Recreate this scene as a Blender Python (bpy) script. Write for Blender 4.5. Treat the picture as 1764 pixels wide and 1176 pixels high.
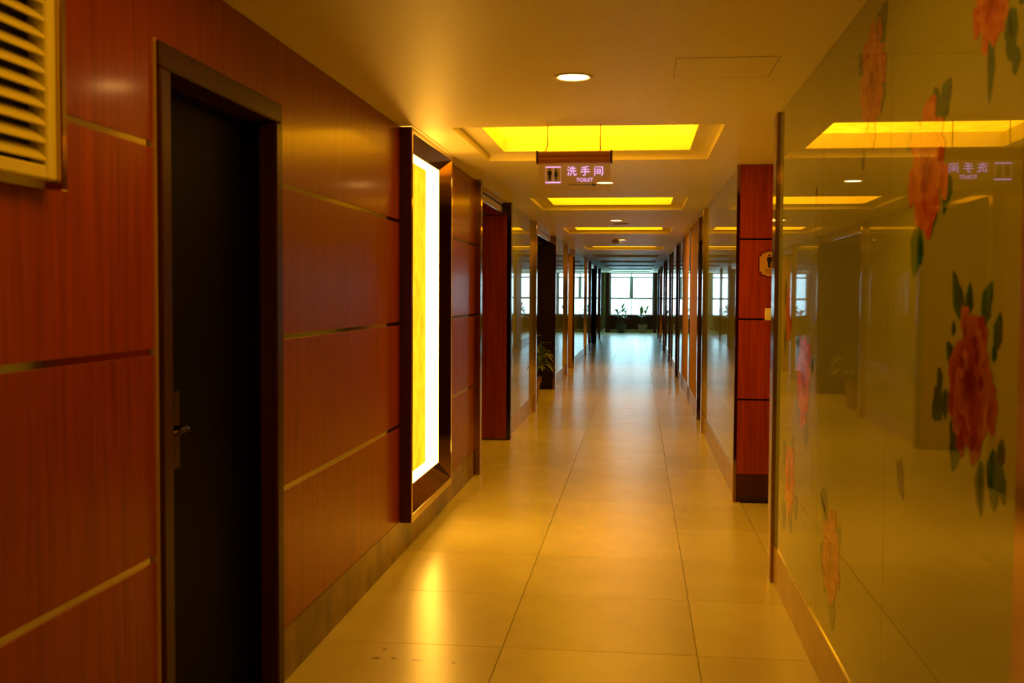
import bpy, bmesh, math, random
from mathutils import Vector, Matrix
random.seed(7)
for o in list(bpy.data.objects):
    bpy.data.objects.remove(o, do_unlink=True)
scene = bpy.context.scene
COL = scene.collection

# ------------------------------------------------------------------ camera
L, R_, C = -1.32, 0.705, 2.40          # left wall face, right wall face, ceiling (metres; corridor runs along +Y)
END = 43.2                             # window wall at the far end
cam_data = bpy.data.cameras.new('camera')
cam = bpy.data.objects.new('camera', cam_data)
COL.objects.link(cam)
right = Vector((0.99305212, 0.11755161, 0.00539492))
up = Vector((-0.0104382, 0.04232936, 0.99904918))
fwd = Vector((-0.11721147, 0.99216422, -0.04326228))
cam.matrix_world = Matrix(((right.x, up.x, -fwd.x, 0.0),
                           (right.y, up.y, -fwd.y, 0.0),
                           (right.z, up.z, -fwd.z, 1.47),
                           (0, 0, 0, 1)))
cam_data.sensor_width = 36.0
cam_data.lens = 1840.0 / 1764.0 * 36.0
cam_data.clip_start = 0.05
cam_data.clip_end = 500
cam_data.dof.use_dof = True
cam_data.dof.focus_distance = 13.0
cam_data.dof.aperture_fstop = 4.8
scene.camera = cam

# ------------------------------------------------------------------ sky, exposure
world = bpy.data.worlds.new('sky')
scene.world = world
world.use_nodes = True
bg = world.node_tree.nodes['Background']
bg.inputs['Color'].default_value = (0.50, 0.86, 1.0, 1)
bg.inputs['Strength'].default_value = 7.0
scene.view_settings.view_transform = 'Standard'
scene.view_settings.look = 'None'
scene.view_settings.exposure = 0.5
scene.view_settings.gamma = 1.0
scene.view_settings.use_curve_mapping = False
cy = scene.cycles
cy.use_denoising = True
cy.max_bounces = 12
cy.diffuse_bounces = 5
cy.glossy_bounces = 6
cy.transparent_max_bounces = 12
cy.use_adaptive_sampling = False
cy.sample_clamp_indirect = 6.0
PANEL_E = (1.0, 0.39, 0.003, 1)        # colour of the warm diffusers in the ceiling wells
PANEL_S = 4.4
BOX_BACK_S, BOX_SIDE_S = 1.3, 17.0      # wall light box
DOWN_S = 45.0

# ------------------------------------------------------------------ materials
def new_mat(name):
    m = bpy.data.materials.new(name)
    m.use_nodes = True
    nt = m.node_tree
    return m, nt, nt.nodes['Principled BSDF'], nt.nodes['Material Output']

def N(nt, typ, **kw):
    n = nt.nodes.new(typ)
    for k, v in kw.items():
        setattr(n, k, v)
    return n

def simple(name, col, rough=0.5, metal=0.0, coat=0.0, spec=0.5, noise=0.0, nscale=8.0):
    m, nt, b, o = new_mat(name)
    b.inputs['Base Color'].default_value = (*col, 1)
    b.inputs['Roughness'].default_value = rough
    b.inputs['Metallic'].default_value = metal
    b.inputs['Coat Weight'].default_value = coat
    b.inputs['Coat Roughness'].default_value = 0.1
    b.inputs['Specular IOR Level'].default_value = spec
    if noise > 0:
        g = N(nt, 'ShaderNodeNewGeometry')
        t = N(nt, 'ShaderNodeTexNoise'); t.inputs['Scale'].default_value = nscale; t.inputs['Detail'].default_value = 5
        nt.links.new(g.outputs['Position'], t.inputs['Vector'])
        r = N(nt, 'ShaderNodeValToRGB')
        r.color_ramp.elements[0].position = 0.3; r.color_ramp.elements[1].position = 0.7
        r.color_ramp.elements[0].color = (*[c * (1 - noise) for c in col], 1)
        r.color_ramp.elements[1].color = (*[min(1, c * (1 + noise)) for c in col], 1)
        nt.links.new(t.outputs['Fac'], r.inputs['Fac'])
        nt.links.new(r.outputs['Color'], b.inputs['Base Color'])
    return m

def wood(name, dark, light, rough=0.3, coat=0.22, coat_rough=0.13):
    m, nt, b, o = new_mat(name)
    g = N(nt, 'ShaderNodeNewGeometry')
    mp = N(nt, 'ShaderNodeMapping'); mp.inputs['Scale'].default_value = (38, 38, 1.6)
    nt.links.new(g.outputs['Position'], mp.inputs['Vector'])
    t = N(nt, 'ShaderNodeTexNoise'); t.inputs['Scale'].default_value = 1.0; t.inputs['Detail'].default_value = 6
    t.inputs['Distortion'].default_value = 0.6
    nt.links.new(mp.outputs['Vector'], t.inputs['Vector'])
    mp2 = N(nt, 'ShaderNodeMapping'); mp2.inputs['Scale'].default_value = (150, 150, 5)
    nt.links.new(g.outputs['Position'], mp2.inputs['Vector'])
    t2 = N(nt, 'ShaderNodeTexNoise'); t2.inputs['Scale'].default_value = 1.0; t2.inputs['Detail'].default_value = 3
    nt.links.new(mp2.outputs['Vector'], t2.inputs['Vector'])
    mx = N(nt, 'ShaderNodeMath', operation='MULTIPLY_ADD')
    nt.links.new(t2.outputs['Fac'], mx.inputs[0]); mx.inputs[1].default_value = 0.35
    nt.links.new(t.outputs['Fac'], mx.inputs[2])
    r = N(nt, 'ShaderNodeValToRGB')
    r.color_ramp.elements[0].position = 0.45; r.color_ramp.elements[1].position = 0.85
    r.color_ramp.elements[0].color = (*dark, 1); r.color_ramp.elements[1].color = (*light, 1)
    nt.links.new(mx.outputs[0], r.inputs['Fac'])
    oi = N(nt, 'ShaderNodeObjectInfo')
    h = N(nt, 'ShaderNodeHueSaturation')
    mr = N(nt, 'ShaderNodeMapRange'); mr.inputs['To Min'].default_value = 0.92; mr.inputs['To Max'].default_value = 1.08
    nt.links.new(oi.outputs['Random'], mr.inputs['Value'])
    nt.links.new(mr.outputs['Result'], h.inputs['Value'])
    nt.links.new(r.outputs['Color'], h.inputs['Color'])
    nt.links.new(h.outputs['Color'], b.inputs['Base Color'])
    b.inputs['Roughness'].default_value = rough
    b.inputs['Coat Weight'].default_value = coat
    b.inputs['Coat Roughness'].default_value = coat_rough
    b.inputs['Specular IOR Level'].default_value = 0.15
    return m

def emit(name, col, s, tex=False):
    m, nt, b, o = new_mat(name)
    nt.nodes.remove(b)
    e = N(nt, 'ShaderNodeEmission')
    e.inputs['Color'].default_value = (*col[:3], 1)
    e.inputs['Strength'].default_value = s
    if tex:       # veined translucent sheet
        g = N(nt, 'ShaderNodeNewGeometry')
        t = N(nt, 'ShaderNodeTexNoise'); t.inputs['Scale'].default_value = 9; t.inputs['Detail'].default_value = 8
        nt.links.new(g.outputs['Position'], t.inputs['Vector'])
        mr = N(nt, 'ShaderNodeMapRange'); mr.inputs['From Min'].default_value = .3; mr.inputs['From Max'].default_value = .7
        mr.inputs['To Min'].default_value = 0.8 * s; mr.inputs['To Max'].default_value = 1.2 * s
        nt.links.new(t.outputs['Fac'], mr.inputs['Value'])
        nt.links.new(mr.outputs['Result'], e.inputs['Strength'])
    nt.links.new(e.outputs[0], o.inputs['Surface'])
    return m

M = {}
M['wood'] = wood('cherry_veneer', (0.20, 0.027, 0.004), (0.34, 0.056, 0.008))
M['wood_red'] = wood('red_veneer', (0.21, 0.026, 0.008), (0.36, 0.05, 0.016))
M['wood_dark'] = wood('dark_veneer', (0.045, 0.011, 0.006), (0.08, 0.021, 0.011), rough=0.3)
M['wood_black'] = wood('black_brown_veneer', (0.012, 0.006, 0.005), (0.018, 0.009, 0.007), rough=0.55, coat=0.0)
M['beige'] = wood('beige_veneer', (0.55, 0.31, 0.11), (0.66, 0.40, 0.15), rough=0.6, coat=0.0)
M['paint'] = simple('white_ceiling_paint', (0.84, 0.78, 0.48), 0.48, spec=0.3)
M['shell'] = simple('grey_plaster', (0.35, 0.32, 0.28), 0.8)
M['steel'] = simple('gold_tinted_steel', (0.62, 0.47, 0.33), 0.09, metal=1.0)
M['bronze'] = simple('bronze_steel', (0.33, 0.19, 0.11), 0.08, metal=1.0)
M['strip'] = simple('polished_strip', (0.48, 0.42, 0.34), 0.08, metal=1.0)
M['dark_metal'] = simple('dark_bronze', (0.08, 0.05, 0.04), 0.2, metal=1.0)
M['chrome'] = simple('chrome', (0.75, 0.72, 0.68), 0.12, metal=1.0)
M['cream'] = simple('cream_enamel', (0.84, 0.82, 0.78), 0.4)
M['black'] = simple('black_interior', (0.01, 0.009, 0.008), 0.7)
M['skirt'] = simple('brown_stone', (0.26, 0.16, 0.08), 0.3, noise=0.55, nscale=5.0)
M['skirt_tile'] = simple('tan_tile', (0.50, 0.36, 0.21), 0.25, noise=0.12, nscale=6.0)
M['plastic'] = simple('white_plastic', (0.75, 0.68, 0.5), 0.35)
M['tan_plastic'] = simple('tan_plastic', (0.34, 0.24, 0.13), 0.45)
M['alu'] = simple('painted_aluminium', (0.36, 0.40, 0.43), 0.45)
M['pot'] = simple('glazed_pot', (0.30, 0.16, 0.09), 0.3, noise=0.3, nscale=12)
M['pot_dark'] = simple('dark_pot', (0.05, 0.045, 0.04), 0.35)
M['soil'] = simple('soil', (0.06, 0.04, 0.025), 0.9)
M['leaf'] = simple('plant_leaf', (0.15, 0.27, 0.06), 0.4, noise=0.4, nscale=20)
M['stem'] = simple('plant_stem', (0.12, 0.14, 0.05), 0.6)
M['off_panel'] = simple('unlit_diffuser', (0.16, 0.13, 0.09), 0.5)
M['casing'] = wood('casing_veneer', (0.035, 0.009, 0.005), (0.06, 0.015, 0.008), rough=0.35, coat=0.05)
M['satin_strip'] = simple('satin_gold_strip', (0.80, 0.62, 0.40), 0.4, metal=0.6)
M['door_black'] = simple('near_black_lacquer', (0.004, 0.003, 0.003), 0.5, spec=0.04)
M['panel'] = emit('lit_ceiling_diffuser', PANEL_E, PANEL_S, tex=True)
M['panel_fill'] = emit('fill_ceiling_diffuser', PANEL_E, PANEL_S * 0.5, tex=True)  # dimmed fill light for the unseen wells added near the viewpoint
M['box_back'] = emit('light_box_back', (1.0, 0.42, 0.008), BOX_BACK_S, tex=True)
M['box_side'] = emit('light_box_side', (1.0, 0.46, 0.05), BOX_SIDE_S)
M['lamp'] = emit('downlight_lens', (1.0, 0.5, 0.12), DOWN_S)
M['lamp_off'] = simple('unlit_lens', (0.3, 0.28, 0.25), 0.3)
M['letter'] = emit('edge_lit_letters', (0.85, 0.42, 0.85), 0.95)
M['letter_line'] = emit('edge_lit_lines', (0.95, 0.40, 0.25), 0.6)
M['arrow'] = simple('blue_vinyl', (0.05, 0.10, 0.30), 0.4)
M['man'] = simple('black_vinyl', (0.012, 0.010, 0.010), 0.4)
M['woman'] = simple('green_vinyl', (0.02, 0.10, 0.015), 0.4)
M['plaque'] = simple('brass_plaque', (0.62, 0.36, 0.10), 0.3)
M['plaque_rim'] = simple('dark_red_rim', (0.14, 0.02, 0.012), 0.35)
M['sign_rail'] = simple('orange_brown_rail', (0.55, 0.22, 0.07), 0.22, coat=0.3)

# back-painted glass cladding: smooth dielectric over green-cream paint
M['glass'] = simple('back_painted_glass', (0.32, 0.36, 0.11), 0.015, spec=0.6)
M['glass_joint'] = simple('dark_sealant', (0.08, 0.07, 0.03), 0.5)

# flowers printed on the glass (colour attribute gives petal tints)
m, nt, b, o = new_mat('flower_ink')
a = N(nt, 'ShaderNodeVertexColor'); a.layer_name = 'tint'
nt.links.new(a.outputs['Color'], b.inputs['Base Color'])
b.inputs['Roughness'].default_value = 0.015
b.inputs['Specular IOR Level'].default_value = 0.6
M['ink'] = m

# clear acrylic
m, nt, b, o = new_mat('clear_acrylic')
tr = N(nt, 'ShaderNodeBsdfTransparent'); tr.inputs['Color'].default_value = (0.95, 0.93, 0.92, 1)
b.inputs['Base Color'].default_value = (0.75, 0.62, 0.6, 1); b.inputs['Roughness'].default_value = 0.05
mx = N(nt, 'ShaderNodeMixShader'); mx.inputs['Fac'].default_value = 0.22
nt.links.new(tr.outputs[0], mx.inputs[1]); nt.links.new(b.outputs[0], mx.inputs[2])
nt.links.new(mx.outputs[0], o.inputs['Surface'])
M['acrylic'] = m

# window glass: straight-through with fresnel reflection
m, nt, b, o = new_mat('window_glass')
nt.nodes.remove(b)
tr = N(nt, 'ShaderNodeBsdfTransparent'); tr.inputs['Color'].default_value = (0.93, 0.97, 0.96, 1)
gl = N(nt, 'ShaderNodeBsdfGlossy'); gl.inputs['Roughness'].default_value = 0.01
fr = N(nt, 'ShaderNodeFresnel'); fr.inputs['IOR'].default_value = 1.45
mx = N(nt, 'ShaderNodeMixShader')
nt.links.new(fr.outputs[0], mx.inputs['Fac'])
nt.links.new(tr.outputs[0], mx.inputs[1]); nt.links.new(gl.outputs[0], mx.inputs[2])
nt.links.new(mx.outputs[0], o.inputs['Surface'])
M['pane'] = m

# porcelain floor tile, satin, slight tone difference between tiles, two scuffed spots
m, nt, b, o = new_mat('floor_tile')
g = N(nt, 'ShaderNodeNewGeometry')
t = N(nt, 'ShaderNodeTexNoise'); t.inputs['Scale'].default_value = 3.5; t.inputs['Detail'].default_value = 6
nt.links.new(g.outputs['Position'], t.inputs['Vector'])
r = N(nt, 'ShaderNodeValToRGB')
r.color_ramp.elements[0].position = .3; r.color_ramp.elements[1].position = .7
r.color_ramp.elements[0].color = (0.70, 0.67, 0.37, 1); r.color_ramp.elements[1].color = (0.77, 0.74, 0.42, 1)
nt.links.new(t.outputs['Fac'], r.inputs['Fac'])
oi = N(nt, 'ShaderNodeObjectInfo')
h = N(nt, 'ShaderNodeHueSaturation')
mr = N(nt, 'ShaderNodeMapRange'); mr.inputs['To Min'].default_value = 0.92; mr.inputs['To Max'].default_value = 1.05
nt.links.new(oi.outputs['Random'], mr.inputs['Value']); nt.links.new(mr.outputs['Result'], h.inputs['Value'])
nt.links.new(r.outputs['Color'], h.inputs['Color'])
# scuffs
def spot(px, py, sx, sy):
    s = N(nt, 'ShaderNodeVectorMath', operation='SUBTRACT'); s.inputs[1].default_value = (px, py, 0)
    nt.links.new(g.outputs['Position'], s.inputs[0])
    k = N(nt, 'ShaderNodeVectorMath', operation='MULTIPLY'); k.inputs[1].default_value = (1 / sx, 1 / sy, 0)
    nt.links.new(s.outputs[0], k.inputs[0])
    l = N(nt, 'ShaderNodeVectorMath', operation='LENGTH')
    nt.links.new(k.outputs[0], l.inputs[0])
    q = N(nt, 'ShaderNodeMapRange'); q.inputs['From Min'].default_value = 1; q.inputs['From Max'].default_value = 0
    nt.links.new(l.outputs['Value'], q.inputs['Value'])
    return q.outputs['Result']
t3 = N(nt, 'ShaderNodeTexNoise'); t3.inputs['Scale'].default_value = 45; t3.inputs['Detail'].default_value = 3
nt.links.new(g.outputs['Position'], t3.inputs['Vector'])
acc = None
for p in [(-1.04, 4.172, .045, .03), (-0.867, 4.168, .06, .03), (-0.97, 4.18, .03, .02), (-1.03, 4.28, .02, .03), (-.72, 4.16, .025, .02)]:
    v = spot(*p)
    if acc is None:
        acc = v
    else:
        mm = N(nt, 'ShaderNodeMath', operation='MAXIMUM'); nt.links.new(acc, mm.inputs[0]); nt.links.new(v, mm.inputs[1]); acc = mm.outputs[0]
ml = N(nt, 'ShaderNodeMath', operation='MULTIPLY'); nt.links.new(acc, ml.inputs[0]); nt.links.new(t3.outputs['Fac'], ml.inputs[1])
st = N(nt, 'ShaderNodeMapRange'); st.inputs['From Min'].default_value = .18; st.inputs['From Max'].default_value = .42; st.inputs['To Max'].default_value = .75
nt.links.new(ml.outputs[0], st.inputs['Value'])
mc = N(nt, 'ShaderNodeMix', data_type='RGBA'); mc.inputs['B'].default_value = (.07, .045, .03, 1)
nt.links.new(st.outputs['Result'], mc.inputs['Factor']); nt.links.new(h.outputs['Color'], mc.inputs['A'])
nt.links.new(mc.outputs['Result'], b.inputs['Base Color'])
b.inputs['Roughness'].default_value = 0.27
b.inputs['Specular IOR Level'].default_value = 0.5
M['tile'] = m
M['grout'] = simple('grout', (0.20, 0.15, 0.09), 0.8)

# ------------------------------------------------------------------ mesh helpers
class MB:
    def __init__(self):
        self.v, self.f = [], []
    def box(self, x0, x1, y0, y1, z0, z1):
        n = len(self.v)
        self.v += [(x0, y0, z0), (x1, y0, z0), (x1, y1, z0), (x0, y1, z0), (x0, y0, z1), (x1, y0, z1), (x1, y1, z1), (x0, y1, z1)]
        self.f += [tuple(n + i for i in q) for q in ((3, 2, 1, 0), (4, 5, 6, 7), (0, 1, 5, 4), (1, 2, 6, 5), (2, 3, 7, 6), (3, 0, 4, 7))]
        return self
    def quad(self, *p):
        n = len(self.v); self.v += list(p); self.f.append(tuple(range(n, n + len(p)))); return self
    def lathe(self, prof, seg=32, c=(0, 0, 0)):
        """prof: list of (radius, z), revolved around z"""
        n = len(self.v)
        for (r, z) in prof:
            for k in range(seg):
                a = 2 * math.pi * k / seg
                self.v.append((c[0] + r * math.cos(a), c[1] + r * math.sin(a), c[2] + z))
        for i in range(len(prof) - 1):
            for k in range(seg):
                a, b_ = n + i * seg + k, n + i * seg + (k + 1) % seg
                self.f.append((a, b_, b_ + seg, a + seg))
        return self
    def disc(self, r, z, seg=32, down=True, c=(0, 0)):
        n = len(self.v)
        for k in range(seg):
            a = 2 * math.pi * k / seg
            self.v.append((c[0] + r * math.cos(a), c[1] + r * math.sin(a), z))
        q = list(range(n, n + seg))
        self.f.append(tuple(q[::-1] if down else q)); return self
    def tube(self, pts, rad, seg=8):
        n = len(self.v); P = [Vector(p) for p in pts]
        rr = rad if isinstance(rad, (list, tuple)) else [rad] * len(P)
        for i, p in enumerate(P):
            d = (P[min(i + 1, len(P) - 1)] - P[max(i - 1, 0)]).normalized()
            a = d.orthogonal().normalized(); b_ = d.cross(a)
            for k in range(seg):
                t_ = 2 * math.pi * k / seg
                self.v.append(tuple(p + (a * math.cos(t_) + b_ * math.sin(t_)) * rr[i]))
        for i in range(len(P) - 1):
            for k in range(seg):
                a, b_ = n + i * seg + k, n + i * seg + (k + 1) % seg
                self.f.append((a, b_, b_ + seg, a + seg))
        self.f.append(tuple(n + k for k in range(seg))[::-1])
        self.f.append(tuple(n + (len(P) - 1) * seg + k for k in range(seg)))
        return self
    def mesh(self, name):
        me = bpy.data.meshes.new(name)
        me.from_pydata(self.v, [], self.f); me.update()
        bm = bmesh.new(); bm.from_mesh(me)
        bmesh.ops.recalc_face_normals(bm, faces=bm.faces)
        bm.to_mesh(me); bm.free()
        return me
    def build(self, name, mat, parent=None, smooth=False, bevel=0.0, loc=None, recalc=True):
        if recalc:
            me = self.mesh(name)
        else:
            me = bpy.data.meshes.new(name); me.from_pydata(self.v, [], self.f); me.update()
        if bevel > 0:
            bm = bmesh.new(); bm.from_mesh(me)
            bmesh.ops.bevel(bm, geom=list(bm.edges), offset=bevel, segments=1, affect='EDGES', profile=0.7)
            bm.to_mesh(me); bm.free()
        if smooth:
            for p in me.polygons: p.use_smooth = True
        me.materials.append(mat)
        return link(name, me, parent, loc)

def link(name, me, parent=None, loc=None):
    o = bpy.data.objects.new(name, me)
    COL.objects.link(o)
    if parent is not None: o.parent = parent
    if loc is not None: o.location = loc
    return o

def tag(o, label=None, cat=None, group=None, kind=None):
    if label: o['label'] = label
    if cat: o['category'] = cat
    if group: o['group'] = group
    if kind: o['kind'] = kind
    return o

def empty(name, loc=(0, 0, 0), **kw):
    o = bpy.data.objects.new(name, None); o.empty_display_size = 0.1
    COL.objects.link(o); o.location = loc
    return tag(o, **kw)

def box(name, x0, x1, y0, y1, z0, z1, mat, parent=None, bevel=0.0):
    """box in world coordinates under a parent that sits anywhere"""
    off = parent.location if parent is not None else Vector((0, 0, 0))
    return MB().box(x0 - off.x, x1 - off.x, y0 - off.y, y1 - off.y, z0 - off.z, z1 - off.z).build(name, mat, parent, bevel=bevel)

def dup(root):
    c = root.copy(); COL.objects.link(c)
    for ch in list(root.children):
        d = ch.copy(); COL.objects.link(d); d.parent = c
        for g_ in ch.children:
            e_ = g_.copy(); COL.objects.link(e_); e_.parent = d
    return c

def text_mesh(name, body, size, mat, parent, loc, depth=0.0006, align='LEFT', shear=1.0):
    """flat lettering that faces -Y"""
    cu = bpy.data.curves.new(name, 'FONT')
    cu.body = body; cu.size = size; cu.extrude = depth; cu.align_x = align; cu.resolution_u = 3
    tmp = bpy.data.objects.new(name + '_tmp', cu)
    COL.objects.link(tmp)
    dg = bpy.context.evaluated_depsgraph_get()
    me = bpy.data.meshes.new_from_object(tmp.evaluated_get(dg))
    bpy.data.objects.remove(tmp, do_unlink=True)
    me.transform(Matrix.Rotation(math.pi / 2, 4, 'X') @ Matrix.Diagonal((shear, 1, 1, 1)))
    me.materials.clear(); me.materials.append(mat)
    return link(name, me, parent, loc)

# ------------------------------------------------------------------ floor
floor = MB().box(-2.9, 2.7, -5.2, 43.4, -0.2, -0.008).build('floor', M['grout'])
tag(floor, 'satin beige porcelain tile floor running the length of the corridor', 'floor', kind='structure')
ROW0, TS = 4.37, 0.80
def tile_mesh(w, d):
    return MB().box(-w / 2 + .0015, w / 2 - .0015, -d / 2 + .0015, d / 2 - .0015, -0.008, 0.0)
cols = [(L - .012, -0.550), (-0.550, 0.254), (0.254, 0.740)]
for (x0, x1) in cols:
    me = None
    for k in range(-9, 49):
        y0 = ROW0 + k * TS
        if me is None:
            t_ = tile_mesh(x1 - x0, TS).build('tile', M['tile'], floor, bevel=.001)
            me = t_.data
        else:
            t_ = link('tile', me, floor)
        t_.location = ((x0 + x1) / 2, y0 + TS / 2, 0)
# tiles inside the side recesses
def alcove_tiles(xa, xb, ya, yb):
    n = max(1, round((yb - ya) / .8)); m_ = max(1, round((xb - xa) / .8))
    d = (yb - ya) / n; w = (xb - xa) / m_
    me = None
    for i in range(n):
        for j in range(m_):
            if me is None:
                t_ = tile_mesh(w, d).build('tile', M['tile'], floor); me = t_.data
            else:
                t_ = link('tile', me, floor)
            t_.location = (xa + (j + .5) * w, ya + (i + .5) * d, 0)
alcove_tiles(0.740, 2.5, 5.70, 7.70)
LALC = [(8.68, 10.72, 'wood_red'), (13.49, 16.66, 'wood_black'), (19.48, 21.57, 'beige'), (29.2, 33.1, 'wood_black')]
for (a_, b_, _m) in LALC:
    alcove_tiles(-2.75, L - .012, a_ + .01, b_ - .01)

# ------------------------------------------------------------------ ceiling with light wells cut out
WELLS = [(-1.93, 2), (2.37, 2), (6.66, 1), (10.97, 1), (15.38, 1), (21.0, 1), (25.1, 0), (29.2, 0), (33.25, 0), (37.4, 0), (41.6, 0)]  # nearest pair lies out of view, added to brighten the near walls
WX0, WX1, WL = -1.045, 0.455, 0.74
cb = MB()
ys = -5.2
for (yc, lit) in WELLS:
    cb.quad((-2.9, ys, C), (2.7, ys, C), (2.7, yc - WL, C), (-2.9, yc - WL, C))
    cb.quad((-2.9, yc - WL, C), (WX0, yc - WL, C), (WX0, yc + WL, C), (-2.9, yc + WL, C))
    cb.quad((WX1, yc - WL, C), (2.7, yc - WL, C), (2.7, yc + WL, C), (WX1, yc + WL, C))
    ys = yc + WL
cb.quad((-2.9, ys, C), (2.7, ys, C), (2.7, 43.4, C), (-2.9, 43.4, C))
cb.box(-2.9, 2.7, -5.2, 43.4, C + .3, C + .4)
ceiling = cb.build('ceiling', M['paint'], recalc=False)
tag(ceiling, 'flat painted corridor ceiling with a row of square light wells', 'ceiling', kind='structure')
SH = MB()

def ring(mb, x0, x1, y0, y1, xi0, xi1, yi0, yi1, z):
    mb.quad((x0, y0, z), (xi0, yi0, z), (xi0, yi1, z), (x0, y1, z))
    mb.quad((x1, y0, z), (x1, y1, z), (xi1, yi1, z), (xi1, yi0, z))
    mb.quad((x0, y0, z), (x1, y0, z), (xi1, yi0, z), (xi0, yi0, z))
    mb.quad((x0, y1, z), (xi0, yi1, z), (xi1, yi1, z), (x1, y1, z))
def sides(mb, x0, x1, y0, y1, z0, z1):
    mb.quad((x0, y0, z0), (x1, y0, z0), (x1, y0, z1), (x0, y0, z1))
    mb.quad((x0, y1, z0), (x0, y1, z1), (x1, y1, z1), (x1, y1, z0))
    mb.quad((x0, y0, z0), (x0, y0, z1), (x0, y1, z1), (x0, y1, z0))
    mb.quad((x1, y0, z0), (x1, y1, z0), (x1, y1, z1), (x1, y0, z1))
hx = (WX1 - WX0) / 2; xc = (WX0 + WX1) / 2; sw = .125; h1, h2 = .047, .145
def well(lit):
    r_ = empty('ceiling_light_well', (xc, 0, C))
    a_ = MB(); sides(a_, -hx, hx, -WL, WL, 0, h1)
    a_.build('outer_rim', M['paint'], r_, recalc=False)
    a_ = MB(); ring(a_, -hx, hx, -WL, WL, -hx + sw, hx - sw, -WL + sw, WL - sw, h1)
    a_.build('step', M['paint'], r_, recalc=False)
    a_ = MB(); sides(a_, -hx + sw, hx - sw, -WL + sw, WL - sw, h1, h2)
    a_.build('inner_rim', M['paint'], r_, recalc=False)
    a_ = MB(); a_.box(-hx + sw, hx - sw, -WL + sw, WL - sw, h2, h2 + .01)
    a_.build('diffuser', (M['off_panel'], M['panel'], M['panel_fill'])[lit], r_)
    return r_
w_off, w_lit, w_fill = well(0), well(1), well(2)
WL_LABEL = {
    -1.93: None, 2.37: None,
    6.66: 'glowing yellow ceiling light well right behind the hanging toilet sign',
    10.97: 'second lit ceiling light well, next beyond the toilet sign',
    15.38: 'third lit ceiling light well, behind the round ceiling speaker',
    21.0: 'farthest lit ceiling light well, a thin glowing bar beyond the square detector',
    25.1: 'dark unlit ceiling light well just past the last glowing one',
    29.2: 'second dark ceiling light well past the last lit one',
    33.25: 'third dark ceiling light well past the last lit one',
    37.4: 'dark ceiling light well last but one before the window',
    41.6: 'dark ceiling light well nearest the far window'}
first = {1: w_lit, 0: w_off, 2: w_fill}; used = {1: False, 0: False, 2: False}
for (yc, lit) in WELLS:
    o_ = first[lit] if not used[lit] else dup(first[lit]); used[lit] = True
    o_.location = (xc, yc, C)
    tag(o_, WL_LABEL[yc] or ('added unseen ceiling light well brightening the vent and dark door' if yc > 0 else 'added unseen ceiling light well giving fill light behind the viewpoint'),
        'ceiling light', 'square ceiling light wells')

# ------------------------------------------------------------------ walls
wl = empty('wall_left', (L, 0, 0), label='left corridor wall of cherry panels, then pale glass cladding', cat='wall', kind='structure')
wr = empty('wall_right', (R_, 0, 0), label='right corridor wall of back-painted glass with peony prints', cat='wall', kind='structure')
bl = empty('baseboard_left', (L, 0, 0), label='brown stone skirting along the left wall', cat='baseboard', kind='structure')
br = empty('baseboard_right', (R_, 0, 0), label='tan tile skirting below the right glass wall', cat='baseboard', kind='structure')
PT = .014
DY0, DY1, DZ = 2.874, 3.748, 2.09       # near left doorway (clear opening)
bx = L - PT
for (a_, b_) in [(-5.2, DY0 - .02), (DY1 + .02, 5.95), (7.05, 8.66), (10.74, 13.48), (16.68, 19.47), (21.59, 29.19), (33.12, 43.4)]:
    box('wall_segment', -2.9, bx, a_, b_, -.15, C + .2, M['shell'], wl)
box('wall_segment', -2.9, bx, DY0 - .02, DY1 + .02, DZ + .02, C + .2, M['shell'], wl)
box('wall_segment', -2.9, bx - .28, DY0 - .02, DY1 + .02, -.15, DZ + .02, M['black'], wl)
box('wall_segment', -2.9, L - .16, 5.95, 7.05, -.15, C + .2, M['shell'], wl)
box('wall_segment', L - .16, bx, 5.95, 7.05, -.15, .19, M['shell'], wl)
box('wall_segment', -3.0, -2.9, -5.2, 43.4, -.2, C + .4, M['shell'], wl)
for (a_, b_) in [(-5.2, 5.66), (7.74, 11.62), (12.94, 18.88), (19.50, 43.4)]:
    box('wall_segment', R_ + PT, 2.7, a_, b_, -.15, C + .2, M['shell'], wr)
for (a_, b_) in [(11.62, 12.94), (18.88, 19.50)]:
    box('wall_segment', R_ + .16, 2.7, a_, b_, -.15, C + .2, M['shell'], wr)
box('wall_segment', 2.6, 2.7, 5.66, 7.74, -.15, C + .2, M['shell'], wr)
wn = MB().box(-2.9, 2.7, -5.4, -5.2, -.2, C + .4).build('wall_near', M['shell'])
tag(wn, 'plain wall closing the corridor behind the viewpoint', 'wall', kind='structure')

GZ = [0.737, 1.309, 1.875]             # heights of the polished strips
SK = 0.20
GW = .009
def wood_face(y0, y1, z_lo=SK, mat='wood', zmax=C - .002, rows=4):
    """rows of veneer boards with polished strips between, on the left wall"""
    zs = [z_lo] + GZ + [zmax]
    for i in range(rows):
        a_ = zs[i] + (GW if i else 0); b_ = zs[i + 1] - (GW if i < 3 else 0)
        if b_ - a_ < .03: continue
        box('wood_panel', L - PT, L, y0 + .001, y1 - .001, a_, b_, M[mat], wl, bevel=.0015)
    for z in GZ:
        if z > z_lo: box('metal_strip', L - PT, L - .003, y0, y1, z - GW, z + GW, M['strip'], wl)
for (a_, b_) in [(-5.2, -3.6), (-3.6, -2.0), (-2.0, -.4), (-.4, 1.22), (3.818, 5.84), (7.13, 8.58)]:
    wood_face(a_, b_)
wood_face(1.22, 2.797, rows=3)
# top board runs on over the door
nb = MB(); o0 = wl.location
nb.box(-PT, 0, 1.221, 2.797, GZ[2] + GW, C - .002); nb.build('wood_panel', M['wood'], wl)
box('wood_panel', L - PT, L, 2.797, 3.817, 2.163, C - .002, M['wood'], wl)

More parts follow.
